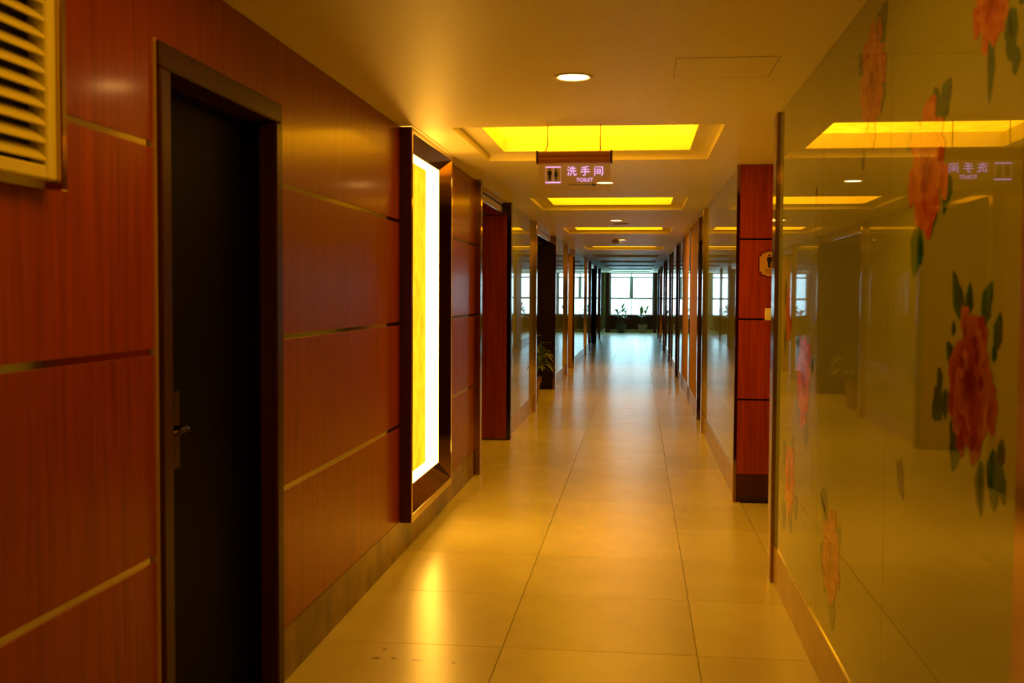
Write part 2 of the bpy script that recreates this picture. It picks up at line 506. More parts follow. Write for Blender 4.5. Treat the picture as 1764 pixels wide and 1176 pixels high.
def glass_left(y0, y1, joints=()):
    e = [y0] + list(joints) + [y1]
    for i in range(len(e) - 1):
        box('glass_panel', L - PT, L, e[i] + .0015, e[i + 1] - .0015, SK + .006, C - .002, M['glass'], wl)
    box('metal_strip', L - PT, L + .001, y0, y1, SK, SK + .006, M['strip'], wl)
for a_, b_, j in [(10.82, 13.39, (12.1,)), (16.76, 19.38, (18.0,)), (21.67, 26.8, (22.95, 24.25, 25.5)), (26.9, 29.1, (28.0,)), (33.2, 36.2, (34.7,)), (36.3, 43.0, (37.6, 38.9, 40.2, 41.5))]:
    glass_left(a_, b_, j)
# alcove side walls that face the viewer, and the walls opposite them
for (a_, b_, mname) in LALC:
    if mname == 'wood_red':
        box('wood_panel', -2.8, L - .002, b_ - .004, b_ + .016, .012, 2.268, M[mname], wl)
    else:
        box('wood_panel', -2.8, L - .002, b_ - .004, b_ + .016, .004, 2.268, M[mname], wl)
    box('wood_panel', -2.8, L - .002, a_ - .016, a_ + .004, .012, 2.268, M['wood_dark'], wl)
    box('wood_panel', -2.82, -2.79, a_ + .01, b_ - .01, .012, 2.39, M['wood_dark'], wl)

# skirting
def skirts(par, x0, x1, y0, y1, z1, mat, step=1.6):
    n = max(1, round((y1 - y0) / step)); d = (y1 - y0) / n
    for i in range(n):
        box('skirting_tile', x0, x1, y0 + i * d + .001, y0 + (i + 1) * d - .001, 0, z1, mat, par)
for (a_, b_) in [(-5.2, 2.797), (3.818, 8.56)]:
    skirts(bl, L - PT, L + .002, a_, b_, SK - .001, M['skirt'])
for a_, b_ in [(10.82, 13.39), (16.76, 19.38), (21.67, 26.8), (26.9, 29.1), (33.2, 36.2), (36.3, 43.0)]:
    skirts(bl, L - PT, L + .002, a_, b_, SK - .001, M['skirt_tile'], 1.3)
for a_, b_ in [(-5.2, 1.9), (2.0, 5.56), (7.74, 11.53), (12.95, 14.85), (15.4, 17.28), (17.36, 18.8), (19.58, 22.7), (22.8, 24.1), (24.2, 27.8), (27.9, 28.95), (30.6, 34.0), (34.1, 37.2), (37.3, 43.0)]:
    skirts(br, R_ - .002, R_ + PT, a_, b_, SK - .001, M['skirt_tile'], 1.13)
    box('metal_strip', R_ - .003, R_ + PT, a_, b_, SK - .001, SK + .006, M['chrome'] if a_ < 3 else M['strip'], br)

# right glass cladding
gp = {}
def glass_right(y0, y1, joints=()):
    e = [y0] + list(joints) + [y1]
    for i in range(len(e) - 1):
        gp[(e[i], e[i + 1])] = box('glass_panel', R_, R_ + PT, e[i] + .0015, e[i + 1] - .0015, SK + .006, C - .002, M['glass'], wr)
for a_, b_, j in [(2.0, 5.56, (3.146, 4.277)), (7.74, 11.53, (9.0, 10.26)), (14.95, 15.4, ()), (17.36, 18.8, ()), (19.58, 22.7, (21.1,)), (22.8, 24.1, ()), (24.2, 27.8, (25.4, 26.6)), (27.9, 28.95, ()), (30.6, 34.0, (31.7, 32.9)), (34.1, 37.2, (35.6,)), (37.3, 43.0, (38.7, 40.1, 41.5))]:
    glass_right(a_, b_, j)
for a_, b_ in [(-5.2, -3.5), (-3.5, -1.8), (-1.8, .1), (.1, 1.9)]:
    box('wood_panel', R_, R_ + PT, a_ + .001, b_ - .001, SK, C - .002, M['wood'], wr)
for a_, b_ in [(12.95, 14.85), (15.4, 17.28)]:
    box('wood_panel', R_, R_ + PT, a_ + .001, b_ - .001, SK + .006, C - .002, M['beige'], wr)
box('wood_panel', R_ - .001, R_ + .05, 28.97, 30.58, .0, C - .002, M['wood_black'], wr)
# far side of the right recess: red veneer in four rows facing the viewer
zs = [0.205] + GZ + [C - .002]
for i in range(4):
    a_ = zs[i] + (.006 if i else 0); b_ = zs[i + 1] - (.006 if i < 3 else 0)
    box('wood_panel', R_ + .003, 2.6, 7.715, 7.735, a_, b_, M['wood_red'], wr, bevel=.0015)
for z in GZ:
    box('metal_strip', R_ + .003, 2.6, 7.722, 7.735, z - .006, z + .006, M['dark_metal'], wr)
box('wood_panel', R_ + .003, 2.6, 7.717, 7.735, .045, .203, M['wood_dark'], wr)
box('metal_strip', R_ + .003, 2.6, 7.725, 7.735, .0, .045, M['dark_metal'], wr)
# near side and back of the right recess
box('wood_panel', R_ + .003, 2.6, 5.66, 5.68, .0, C - .002, M['wood_dark'], wr)
box('wood_panel', 2.58, 2.6, 5.69, 7.71, .0, C - .002, M['wood_dark'], wr)
# dark door leaves in the two shallow right recesses
for n_, (a_, b_, lab) in enumerate([(11.65, 12.82, 'dark closed door set in the right wall past the first glass bay'), (18.91, 19.47, 'narrow dark door far down the right wall')]):
    d_ = empty('door_%d' % (n_ + 2), (R_ + .12, (a_ + b_) / 2, 0), label=lab, cat='door', kind='structure')
    box('door_leaf', R_ + .10, R_ + .14, a_ + .02, b_ - .02, .005, 2.12, M['wood_black'], d_)
    box('door_head', R_ + .02, R_ + .16, a_, b_, 2.13, C - .002, M['wood_dark'], d_)
    box('door_handle', R_ + .05, R_ + .065, a_ + .08, a_ + .2, 1.04, 1.06, M['chrome'], d_)
    box('handle_plate', R_ + .085, R_ + .10, a_ + .08, a_ + .12, .95, 1.15, M['chrome'], d_)

# ------------------------------------------------------------------ upright metal-clad posts
tn = [0]
def post(side, y0, ln, prot, mat, label, back=PT, z0=0.0):
    tn[0] += 1
    if side == 'l': x0, x1 = L - back, L + prot
    else: x0, x1 = R_ - prot, R_ + back
    o_ = MB().box(x0, x1, y0, y0 + ln, z0, C - .001).build('trim_%d' % tn[0], M[mat], bevel=.003)
    tag(o_, label, 'trim', kind='structure')
post('l', 8.58, .10, .047, 'bronze', 'bronze corner post between the last cherry panel and the red recess')
post('l', 10.72, .10, .042, 'dark_metal', 'dark corner post at the far side of the red recess')
post('l', 13.39, .10, .045, 'steel', 'gold steel post just before the potted plant')
post('l', 16.66, .10, .035, 'bronze', 'bronze post at the far side of the black recess with the plant')
post('l', 19.38, .10, .045, 'steel', 'gold steel post before the pale orange recess')
post('l', 21.57, .10, .042, 'steel', 'gold steel post at the far side of the pale orange recess')
post('l', 26.80, .10, .04, 'steel', 'slim steel post along the far left glass bays')
post('l', 29.10, .10, .04, 'dark_metal', 'dark post before the farthest left recess')
post('l', 33.10, .10, .04, 'dark_metal', 'dark post behind the farthest left recess')
post('l', 36.20, .10, .05, 'dark_metal', 'last dark post on the left before the window')
post('r', 1.90, .10, .03, 'bronze', 'bronze post at the near end of the peony glass wall')
post('r', 5.56, .12, .019, 'bronze', 'tall bronze post ending the peony glass wall')
post('r', 7.715, .03, .022, 'bronze', 'slim corner strip beside the red panel with the plaque', back=.003)
post('r', 11.53, .10, .030, 'steel', 'gold steel post closing the second right glass bay')
post('r', 12.83, .11, .008, 'bronze', 'dark bronze post after the first right door', back=.06)
post('r', 14.85, .10, .006, 'dark_metal', 'thin dark post between two beige right panels')
post('r', 17.28, .08, .012, 'bronze', 'brown post ending the second beige right panel')
post('r', 18.80, .10, .012, 'dark_metal', 'dark post just before the narrow right door')
post('r', 19.48, .10, .04, 'bronze', 'bronze post just after the narrow right door')
post('r', 22.70, .10, .02, 'dark_metal', 'thin dark post in the far right glass, first past the narrow door')
post('r', 24.10, .10, .035, 'dark_metal', 'dark post in the far right glass, second past the narrow door')
post('r', 27.80, .10, .03, 'dark_metal', 'thin dark post before the black far right panel')
post('r', 28.95, .02, .05, 'dark_metal', 'edge strip on the black far right panel')
post('r', 34.00, .10, .045, 'bronze', 'last but one post on the far right wall')
post('r', 37.20, .10, .045, 'dark_metal', 'last post on the far right wall before the window')
# brown pilasters on both sides of the window
for (a_, b_, lab) in [(L - PT, -1.15, 'brown pilaster left of the far window'), (.60, R_ + PT, 'brown pilaster right of the far window')]:
    tn[0] += 1
    o_ = MB().box(a_, b_, 43.0, 43.3, 0, C - .001).build('trim_%d' % tn[0], M['wood_dark'])
    tag(o_, lab, 'trim', kind='structure')
# polished headers over the left recesses
for (a_, b_, mname), lab in zip(LALC, ['steel header over the red recess', 'steel header over the black recess with the plant', 'steel header over the pale orange recess', 'steel header over the farthest left recess']):
    tn[0] += 1
    h_ = empty('trim_%d' % tn[0], (L, (a_ + b_) / 2, 2.27), label=lab, cat='trim', kind='structure')
    box('header_face', L - .18, L - .012, a_ + .006, b_ - .006, 2.27, 2.345, M['steel'], h_, bevel=.006)
    box('header_rail', L - .18, L - .006, a_ + .006, b_ - .006, 2.35, C - .001, M['bronze'], h_)

# ------------------------------------------------------------------ end wall and window
we = empty('wall_end', (0, END, 0), label='low dark wall under the far window', cat='wall', kind='structure')
box('wall_segment', -2.9, 2.7, END, END + .2, -.2, .68, M['wood_dark'], we)
box('wall_segment', -2.9, 2.7, END, END + .2, 2.385, C + .4, M['shell'], we)
box('wall_segment', -2.9, L - .0, END, END + .2, .68, 2.385, M['shell'], we)
box('wall_segment', R_ + .0, 2.7, END, END + .2, .68, 2.385, M['shell'], we)
box('window_ledge', L, R_, END - .16, END + .02, .66, .69, M['wood_dark'], we)
box('skirting_tile', L + .02, R_ - .02, END - .02, END, 0, .13, M['skirt_tile'], we)
win = empty('window_1', (-.28, END + .1, .68), label='bright aluminium window filling the end of the corridor', cat='window', kind='structure')
x0, x1, xm = L, R_, -.285
fy0, fy1 = END + .06, END + .13
for (a_, b_, c_, d_) in [(x0, -1.09, .68, 2.385), (.545, x1, .68, 2.385)]:
    box('frame_jamb', a_, b_, fy0, fy1, c_, d_, M['alu'], win)
box('frame_sill', -1.09, .545, fy0, fy1, .68, .73, M['alu'], win)
box('frame_head', -1.09, .545, fy0, fy1, 2.355, 2.385, M['alu'], win)
box('transom', -1.09, .545, fy0, fy1, 1.335, 1.405, M['alu'], win)
box('transom', -1.09, .545, fy0, fy1, 2.185, 2.235, M['alu'], win)
box('mullion', xm - .07, xm + .07, fy0, fy1, 1.405, 2.185, M['alu'], win)
box('mullion', xm - .018, xm + .018, fy0, fy1, .73, 1.335, M['alu'], win)
box('mullion', xm - .03, xm + .03, fy0, fy1, 2.235, 2.355, M['alu'], win)
for (c_, d_) in [(.73, 1.335), (1.405, 2.185), (2.235, 2.355)]:
    for (a_, b_) in [(-1.09, xm), (xm, .545)]:
        MB().quad((a_ + .28, -.0, c_ - .68), (b_ + .28, -.0, c_ - .68), (b_ + .28, -.0, d_ - .68), (a_ + .28, -.0, d_ - .68)).build('pane', M['pane'], win, recalc=False)

# ------------------------------------------------------------------ near left door
d1 = empty('door_1', (L, (DY0 + DY1) / 2, 0), label='dark closed door in a brown steel-edged frame, near left', cat='door', kind='structure')
cw = .068
for (a_, b_) in [(2.808, DY0), (DY1, 3.815)]:
    box('casing', L - .05, L + .020, a_, b_, 0, DZ, M['casing'], d1, bevel=.006)
box('casing', L - .05, L + .020, 2.808, 3.815, DZ, 2.16, M['casing'], d1, bevel=.006)
box('edge_strip', L - .01, L + .007, 2.796, 2.808, 0, 2.165, M['satin_strip'], d1)
box('jamb', L - .26, L - .05, DY0 - .012, DY0, 0, DZ, M['door_black'], d1)
box('jamb', L - .26, L - .05, DY1, DY1 + .012, 0, DZ, M['door_black'], d1)
box('jamb', L - .26, L - .05, DY0, DY1, DZ, DZ + .012, M['wood_dark'], d1)
lf = box('door_leaf', L - .13, L - .09, DY0 + .004, DY1 - .004, .006, DZ - .004, M['door_black'], d1)
hp = box('handle_plate', L - .09, L - .084, 3.10, 3.145, .93, 1.17, M['dark_metal'], d1, bevel=.002)
hb = MB().tube([(-.084, -.205, 1.06), (-.045, -.205, 1.06), (-.038, -.213, 1.06), (-.037, -.32, 1.056)], .008, 10)
hb.build('door_handle', M['dark_metal'], d1, smooth=True)

# ------------------------------------------------------------------ wall light box
BY0, BY1, BX = 5.84, 7.13, L + .068
BZ0, BZ1 = .19, C - .004
lb = empty('wall_light_box', (L, (BY0 + BY1) / 2, BZ0), label='tall glowing yellow wall light box in a slanted mirror frame', cat='wall light')
box('side_panel', L - PT, BX - .002, BY0 - .004, BY0 + .010, BZ0, BZ1, M['wood_dark'], lb, bevel=.001)
box('side_panel', L - PT, BX - .002, BY1 - .010, BY1 + .004, BZ0, BZ1, M['wood_dark'], lb, bevel=.001)
box('base_panel', L - PT, BX - .002, BY0 + .010, BY1 - .010, BZ0, BZ0 + .012, M['wood_dark'], lb)
box('edge_strip', BX - .003, BX + .001, BY0 - .004, BY0 + .024, BZ0, BZ1, M['steel'], lb)
box('edge_strip', BX - .003, BX + .001, BY1 - .024, BY1 + .004, BZ0, BZ1, M['steel'], lb)
box('edge_strip', BX - .003, BX + .001, BY0 + .024, BY1 - .024, BZ0, BZ0 + .045, M['steel'], lb)
box('edge_strip', BX - .003, BX + .001, BY0 + .024, BY1 - .024, BZ1 - .028, BZ1, M['steel'], lb)
oy0, oy1, oz0, oz1 = BY0 + .024, BY1 - .024, BZ0 + .045, BZ1 - .028
iy0, iy1, iz0, iz1 = oy0 + .095, oy1 - .095, oz0 + .115, oz1 - .075
xo, xi, xb = BX, L - .002, L - .090
off = lb.location
def P(x, y, z): return (x - off.x, y - off.y, z - off.z)
for nm, q in [('bevel_frame', [(xo, oy0, oz0), (xo, oy1, oz0), (xi, iy1, iz0), (xi, iy0, iz0)]),
              ('bevel_frame', [(xo, oy0, oz1), (xi, iy0, iz1), (xi, iy1, iz1), (xo, oy1, oz1)]),
              ('bevel_frame', [(xo, oy0, oz0), (xi, iy0, iz0), (xi, iy0, iz1), (xo, oy0, oz1)]),
              ('bevel_frame', [(xo, oy1, oz0), (xo, oy1, oz1), (xi, iy1, iz1), (xi, iy1, iz0)])]:
    # slightly waved mirror strip
    mb = MB(); n = 14
    A, B, C_, D_ = [Vector(P(*p)) for p in q]
    mb.quad(*[tuple(v) for v in (A, B, C_, D_)])
    mb.build(nm, M['bronze'], lb, recalc=False)
mb = MB().quad(P(xi, iy0, iz0), P(xi, iy1, iz0), P(xb, iy1, iz0), P(xb, iy0, iz0))
mb.quad(P(xi, iy0, iz1), P(xb, iy0, iz1), P(xb, iy1, iz1), P(xi, iy1, iz1))
mb.quad(P(xi, iy1, iz0), P(xi, iy1, iz1), P(xb, iy1, iz1), P(xb, iy1, iz0))
mb.quad(P(xi, iy0, iz0), P(xb, iy0, iz0), P(xb, iy0, iz1), P(xi, iy0, iz1))
mb.build('glowing_sides', M['box_side'], lb, recalc=False)
MB().quad(P(xb, iy0, iz0), P(xb, iy1, iz0), P(xb, iy1, iz1), P(xb, iy0, iz1)).build('back_diffuser', M['box_back'], lb, recalc=False)

# ------------------------------------------------------------------ louvred vent, near left
vx = L + .045
vt = empty('wall_vent', (L, 1.75, 1.70), label='cream louvred air vent in a steel surround, top left wall', cat='vent')
VY0, VY1, VZ0, VZ1 = 1.25, 2.235, 1.715, 2.36
box('surround', L + .001, vx + .010, VY1 + .001, VY1 + .026, VZ0 - .02, VZ1 + .02, M['steel'], vt, bevel=.003)
box('surround', L + .001, vx - .012, VY0 - .04, VY0, VZ0 - .02, VZ1 + .02, M['steel'], vt, bevel=.003)
box('surround', L + .001, vx - .012, VY0, VY1, VZ0 - .02, VZ0, M['steel'], vt)
box('surround', L + .001, vx - .012, VY0, VY1, VZ1, VZ1 + .02, M['steel'], vt)
box('frame', L + .001, vx, VY1 - .042, VY1, VZ0, VZ1, M['cream'], vt, bevel=.004)
box('frame', L + .001, vx, VY0, VY0 + .042, VZ0, VZ1, M['cream'], vt, bevel=.004)
box('frame', L + .001, vx, VY0 + .042, VY1 - .042, VZ0, VZ0 + .03, M['cream'], vt, bevel=.004)
box('frame', L + .001, vx, VY0 + .042, VY1 - .042, VZ1 - .03, VZ1, M['cream'], vt, bevel=.004)
box('backing', L + .001, L + .004, VY0 + .042, VY1 - .042, VZ0 + .03, VZ1 - .03, M['black'], vt)
sl = MB()
ya, yb = VY0 + .043 - 1.75, VY1 - .043 - 1.75
prof = [(.010, .024), (.014, .026), (.042, .004), (.045, -.004), (.041, -.006), (.010, .018)]
n = len(prof)
sl.v = [(p[0], ya, p[1]) for p in prof] + [(p[0], yb, p[1]) for p in prof]
sl.f = [(i, (i + 1) % n, (i + 1) % n + n, i + n) for i in range(n)] + [tuple(range(n))[::-1], tuple(range(n, 2 * n))]
s0 = None
for k in range(15):
    z = VZ0 + .045 + k * .0372
    if s0 is None: s0 = o_ = sl.build('slat', M['cream'], vt)
    else: o_ = link('slat', s0.data, vt)
    o_.location = (0, 0, z - 1.70)

# ------------------------------------------------------------------ printed peonies on the right glass
FL = [
    (3.419, 2.132, 0.168, 0.158, 'red', [(3.319, 2.258, 3.221, 2.321, 0.053), (3.283, 2.19, 3.349, 2.325, 0.063), (3.553, 2.195, 3.614, 2.26, 0.037), (3.276, 2.121, 3.29, 2.013, 0.069), (3.383, 2.09, 3.358, 1.995, 0.049), (3.529, 1.94, 3.523, 1.867, 0.027), (3.295, 2.243, 3.304, 2.178, 0.031)]),
    (2.764, 1.789, 0.169, 0.156, 'red', [(2.669, 1.891, 2.706, 1.978, 0.056), (2.644, 1.892, 2.561, 1.969, 0.043), (2.97, 1.906, 2.923, 1.853, 0.031), (2.621, 1.783, 2.673, 1.696, 0.06), (2.557, 1.752, 2.575, 1.684, 0.042), (2.687, 1.741, 2.728, 1.612, 0.063), (2.586, 1.708, 2.607, 1.663, 0.033), (2.831, 1.659, 2.865, 1.521, 0.058), (2.799, 1.619, 2.799, 1.549, 0.034)]),
    (2.294, 2.064, 0.107, 0.078, 'red', [(2.175, 2.028, 2.158, 1.929, 0.036), (2.144, 1.948, 2.146, 1.89, 0.026), (2.188, 1.976, 2.174, 1.924, 0.02), (2.293, 2.006, 2.296, 1.861, 0.022), (2.101, 2.034, 2.131, 2.023, 0.022)]),
    (2.371, 1.285, 0.16, 0.138, 'pink', [(2.418, 1.429, 2.517, 1.533, 0.035), (2.402, 1.429, 2.388, 1.505, 0.028), (2.295, 1.411, 2.241, 1.503, 0.033), (2.216, 1.365, 2.188, 1.444, 0.027), (2.228, 1.341, 2.218, 1.386, 0.017), (2.505, 1.383, 2.504, 1.42, 0.018), (2.5, 1.32, 2.554, 1.368, 0.027), (2.588, 1.259, 2.621, 1.306, 0.044), (2.589, 1.265, 2.662, 1.183, 0.044), (2.551, 1.262, 2.554, 1.187, 0.028), (2.449, 1.23, 2.49, 1.079, 0.052), (2.289, 1.138, 2.28, 1.017, 0.03), (2.212, 1.171, 2.199, 1.046, 0.038), (2.182, 1.143, 2.159, 1.197, 0.027), (2.175, 1.144, 2.143, 1.068, 0.023), (2.245, 1.143, 2.202, 1.043, 0.025)]),
    (4.68, 1.12, 0.177, 0.178, 'rose', [(4.792, 1.229, 4.884, 1.283, 0.069), (4.769, 1.181, 4.763, 1.271, 0.05), (4.467, 1.16, 4.431, 1.228, 0.044), (4.825, 1.067, 4.773, 0.914, 0.068), (4.597, 0.954, 4.598, 0.822, 0.078)]),
    (5.046, 0.621, 0.151, 0.149, 'rose', [(5.19, 0.664, 5.245, 0.779, 0.06), (4.985, 0.75, 4.959, 0.839, 0.073), (5.23, 0.488, 5.234, 0.346, 0.061), (4.857, 0.591, 4.827, 0.477, 0.052), (5.011, 0.487, 4.98, 0.38, 0.037)]),
    (3.964, 0.526, 0.174, 0.158, 'red', [(4.047, 0.632, 4.21, 0.72, 0.063), (4.106, 0.598, 4.126, 0.669, 0.037), (3.856, 0.598, 3.787, 0.671, 0.054), (4.114, 0.547, 4.139, 0.417, 0.063), (4.069, 0.479, 4.081, 0.357, 0.049), (3.928, 0.408, 3.914, 0.264, 0.068)]),
    (5.157, 1.39, 0.098, 0.12, 'red', [(5.259, 1.411, 5.278, 1.562, 0.041), (5.251, 1.344, 5.273, 1.187, 0.041)]),
]
TINT = {'rose': [(.66, .12, .09), (.42, .04, .04), (.80, .30, .22)], 'red': [(.50, .085, .03), (.28, .022, .010), (.66, .25, .11)], 'pink': [(.26, .035, .026), (.10, .007, .008), (.42, .17, .09)]}
GREEN = [(.020, .10, .012), (.045, .17, .018), (.012, .06, .012)]
def lerp(a_, b_, t_): return tuple(a_[i] + (b_[i] - a_[i]) * t_ for i in range(3))
class Print:
    def __init__(self): self.v, self.f, self.c, self.layer = [], [], [], 0
    def fan(self, root, outline, c_in, c_out):
        x = R_ - .0006 - .000012 * self.layer; self.layer += 1
        n = len(self.v)
        self.v.append((x, root[0], root[1])); self.c.append(c_in)
        for p in outline:
            self.v.append((x, p[0], p[1])); self.c.append(c_out)
        for i in range(len(outline) - 1):
            self.f.append((n, n + 1 + i, n + 2 + i))
    def petal(self, cy_, cz_, ry, rz, ang, r0, r1, half, c_in, c_out, rnd):
        root = (cy_ + ry * r0 * math.cos(ang), cz_ + rz * r0 * math.sin(ang))
        out = []
        for i in range(13):
            s = -1 + 2 * i / 12
            rr = r0 + (r1 - r0) * (1 - abs(s) ** 2.6 * .75) * (1 + .07 * math.sin(s * 9 + ang * 7) + rnd.uniform(-.04, .04))
            a_ = ang + half * s * (1 - .25 * abs(s) ** 4)
            out.append((cy_ + ry * rr * math.cos(a_), cz_ + rz * rr * math.sin(a_)))
        self.fan(root, out, c_in, c_out)
    def leaf(self, y0, z0, y1, z1, w, rnd, cols=GREEN):
        d = Vector((y1 - y0, z1 - z0)); ln = d.length; d.normalize(); nrm = Vector((-d.y, d.x))
        w = min(w, ln * .42)
        k = rnd.uniform(-.12, .12)
        for side in (1, -1):
            out = []
            for i in range(11):
                t_ = i / 10
                wd = w * (math.sin(math.pi * t_ ** .8) ** .8) * (1 + .10 * math.sin(t_ * 17 + side))
                c_ = Vector((y0, z0)) + d * ln * t_ + nrm * (k * ln * math.sin(math.pi * t_) + side * wd)
                out.append((c_.x, c_.y))
            m_ = Vector((y0, z0)) + d * ln * .4 + nrm * k * ln * .9
            self.fan((m_.x, m_.y), out + [(y0, z0)], cols[2], cols[0] if side > 0 else cols[1])
        # central fill
    def build(self, name, parent):
        me = bpy.data.meshes.new(name)
        off = parent.location + parent.parent.location if parent.parent else parent.location
        me.from_pydata([(p[0] - off.x, p[1] - off.y, p[2] - off.z) for p in self.v], [], self.f); me.update()
        # faces look towards -X
        bm = bmesh.new(); bm.from_mesh(me)
        for f in bm.faces:
            f.normal_update()
            if f.normal.x > 0: f.normal_flip()
        bm.to_mesh(me); bm.free()
        at = me.color_attributes.new('tint', 'FLOAT_COLOR', 'POINT')
        for i, c_ in enumerate(self.c): at.data[i].color = (*c_, 1)
        me.materials.append(M['ink'])
        return link(name, me, parent)
def panel_at(y):
    for (a_, b_), o_ in gp.items():
        if a_ <= y <= b_: return o_
for i, (y, z, ry, rz, kind, leaves) in enumerate(FL):
    rnd = random.Random(40 + i)
    pr = Print(); T = TINT[kind]
    for lf_ in leaves: pr.leaf(*lf_, rnd)
    body = []
    ph = rnd.uniform(0, 6)
    for k in range(49):
        a_ = 2 * math.pi * k / 48
        q = .90 + .12 * math.sin(7 * a_ + ph) + .07 * math.sin(13 * a_ + 2 * ph) + .05 * math.sin(29 * a_)
        body.append((y + ry * q * math.cos(a_), z + rz * q * math.sin(a_)))
    pr.fan((y, z), body, T[1], lerp(T[0], T[2], .45))
    spots = [(rr_, ph + 2.4 * k) for k, rr_ in enumerate([.98 - .029 * j for j in range(32)])]
    for (rr_, a_) in spots:
        rr_ = max(.04, rr_ + rnd.uniform(-.08, .08))
        py_, pz_ = y + ry * rr_ * .72 * math.cos(a_), z + rz * rr_ * .72 * math.sin(a_)
        s_ = .30 + .14 * rnd.random()
        t_ = rnd.random()
        pr.petal(py_, pz_, ry * s_, rz * s_ * 1.25, a_ + rnd.uniform(-.5, .5), 0.0, 1.15, 1.15,
                 lerp(T[1], T[0], .35 * rnd.random()), lerp(T[0], T[2], t_), rnd)
    for k in range(7):
        a_ = rnd.uniform(0, 6.28); q = rnd.uniform(.1, .7)
        pr.petal(y + ry * q * math.cos(a_), z + rz * q * math.sin(a_), ry * .17, rz * .24, rnd.uniform(0, 6), 0, 1, 1.3, T[1], lerp(T[1], T[0], .5), rnd)
    o_ = pr.build('flower_print', panel_at(y))
    o_['label'] = {'red': 'red-orange', 'pink': 'dark red and pink', 'rose': 'small rose pink'}[kind] + ' printed peony with green leaves'
pr = Print(); rnd = random.Random(3)
GREY = [(.10, .08, .07), (.13, .09, .08), (.05, .05, .04)]
pr.leaf(2.925, .944, 3.003, 1.03, .030, rnd, GREY); pr.leaf(2.93, .955, 2.965, 1.04, .022, rnd, GREY); pr.leaf(2.94, .96, 2.918, .93, .012, rnd)
pr.build('butterfly_print', panel_at(2.95))
pr = Print(); pr.leaf(4.439, 1.833, 4.415, 1.915, .030, rnd, GREY); pr.leaf(4.44, 1.84, 4.40, 1.87, .018, rnd, [(.5, .1, .05)] * 3)
pr.build('butterfly_print', panel_at(4.43))

# ------------------------------------------------------------------ recessed downlights
def downlight(lit):
    r_ = empty('downlight', (0, 0, C))
    MB().lathe([(.062, .004), (.066, -.004), (.078, -.007), (.083, -.004), (.084, .001)], 36).build('trim_ring', M['plastic'], r_, smooth=True)
    MB().disc(.064, -.0015, 36).build('lens', M['lamp'] if lit else M['lamp_off'], r_, recalc=False)
    return r_
DL = [(4.59, 1, 'round recessed downlight nearest the viewer, before the toilet sign'), (8.86, 1, 'round downlight seen just behind the lower edge of the toilet sign'),
      (13.3, 1, 'round downlight beside the flat round ceiling speaker'), (17.9, 1, 'round downlight beside the square smoke detector'),
      (23.5, 1, 'small lit downlight beyond the last glowing light well'), (27.5, 1, 'farthest lit downlight, between two dark light wells'),
      (31.3, 0, 'unlit downlight after the second dark light well'), (35.3, 0, 'unlit downlight farthest down the ceiling')]
f_ = {1: downlight(True), 0: downlight(False)}; u_ = {1: False, 0: False}
for (y, lit, lab) in DL:
    o_ = f_[lit] if not u_[lit] else dup(f_[lit]); u_[lit] = True
    o_.location = (-.285, y, C)
    tag(o_, lab, 'downlight', 'recessed downlights along the ceiling')

sp = empty('ceiling_speaker', (-.233, 13.88, C), label='flat round tan ceiling speaker beside the third downlight', cat='speaker')
MB().lathe([(.085, 0), (.095, -.004), (.1, -.012), (.1, 0)], 28).build('rim', M['tan_plastic'], sp, smooth=True)
MB().disc(.09, -.008, 28).build('grille', M['tan_plastic'], sp, recalc=False)
sd = empty('smoke_detector', (-.385, 17.72, C), label='square tan smoke detector on the ceiling left of a downlight', cat='detector')
box('housing', -.44, -.33, 17.66, 17.78, C - .075, C - .012, M['tan_plastic'], sd, bevel=.008)
box('mount', -.43, -.34, 17.67, 17.77, C - .012, C, M['plastic'], sd)
sk = empty('sprinkler_head', (-.295, 17.72, C), label='tiny sprinkler head below the ceiling beside the square detector', cat='sprinkler')
MB().lathe([(.02, 0), (.02, -.006), (.008, -.01), (.008, -.035), (.0005, -.036)], 12).build('body', M['chrome'], sk)
MB().lathe([(.0005, -.044), (.018, -.046), (.018, -.049), (.0005, -.05)], 12).build('deflector', M['chrome'], sk)
ap = empty('access_panel', (.3375, 4.465, C), label='square flush access panel in the near ceiling, right of downlight', cat='access panel')
box('hatch', .143, .532, 4.275, 4.655, C - .0015, C, M['paint'], ap)
g_ = MB()
for q in [(-.2005, .2005, -.196, -.193), (-.2005, .2005, .193, .196), (-.2005, -.1975, -.196, .196), (.1975, .2005, -.196, .196)]:
    g_.box(q[0], q[1], q[2], q[3], -.001, 0)
g_.build('edge_bead', M['shell'], ap)

# ------------------------------------------------------------------ hanging toilet sign
SY = 5.87
sg = empty('toilet_sign', (-.356, SY, 2.05), label='clear acrylic toilet sign hanging from an orange-brown rail on two cords', cat='sign')
def sx(px): return -.565 + (px - 924) / 315.0
def sz(py): return 2.257 - (py - 261) / 315.0
rl = MB(); pr_ = [(-.022, 0), (.022, 0), (.026, .018), (.020, .030), (.024, .044), (.016, .060), (-.016, .060), (-.024, .044), (-.020, .030), (-.026, .018)]
n = len(pr_); xa, xb_ = -.553 + .356, -.159 + .356
rl.v = [(xa, p[0], .142 + p[1]) for p in pr_] + [(xb_, p[0], .142 + p[1]) for p in pr_]
rl.f = [(i, (i + 1) % n, (i + 1) % n + n, i + n) for i in range(n)] + [tuple(range(n)), tuple(range(n, 2 * n))]
rl.build('rail', M['sign_rail'], sg)
for a_ in (-.563, -.159):
    box('end_cap', a_, a_ + .010, SY - .03, SY + .03, 2.188, 2.258, M['wood_dark'], sg, bevel=.002)
for a_, b_ in ((-.512, -.503), (-.2135, -.2155)):
    MB().tube([(a_ - .012 + .356, 0, .203), (a_ + .356, 0, .212), (b_ + .356, 0, .24), (b_ + .356, 0, C - 2.05)], .0026, 6).build('cord', M['bronze'], sg, smooth=True)
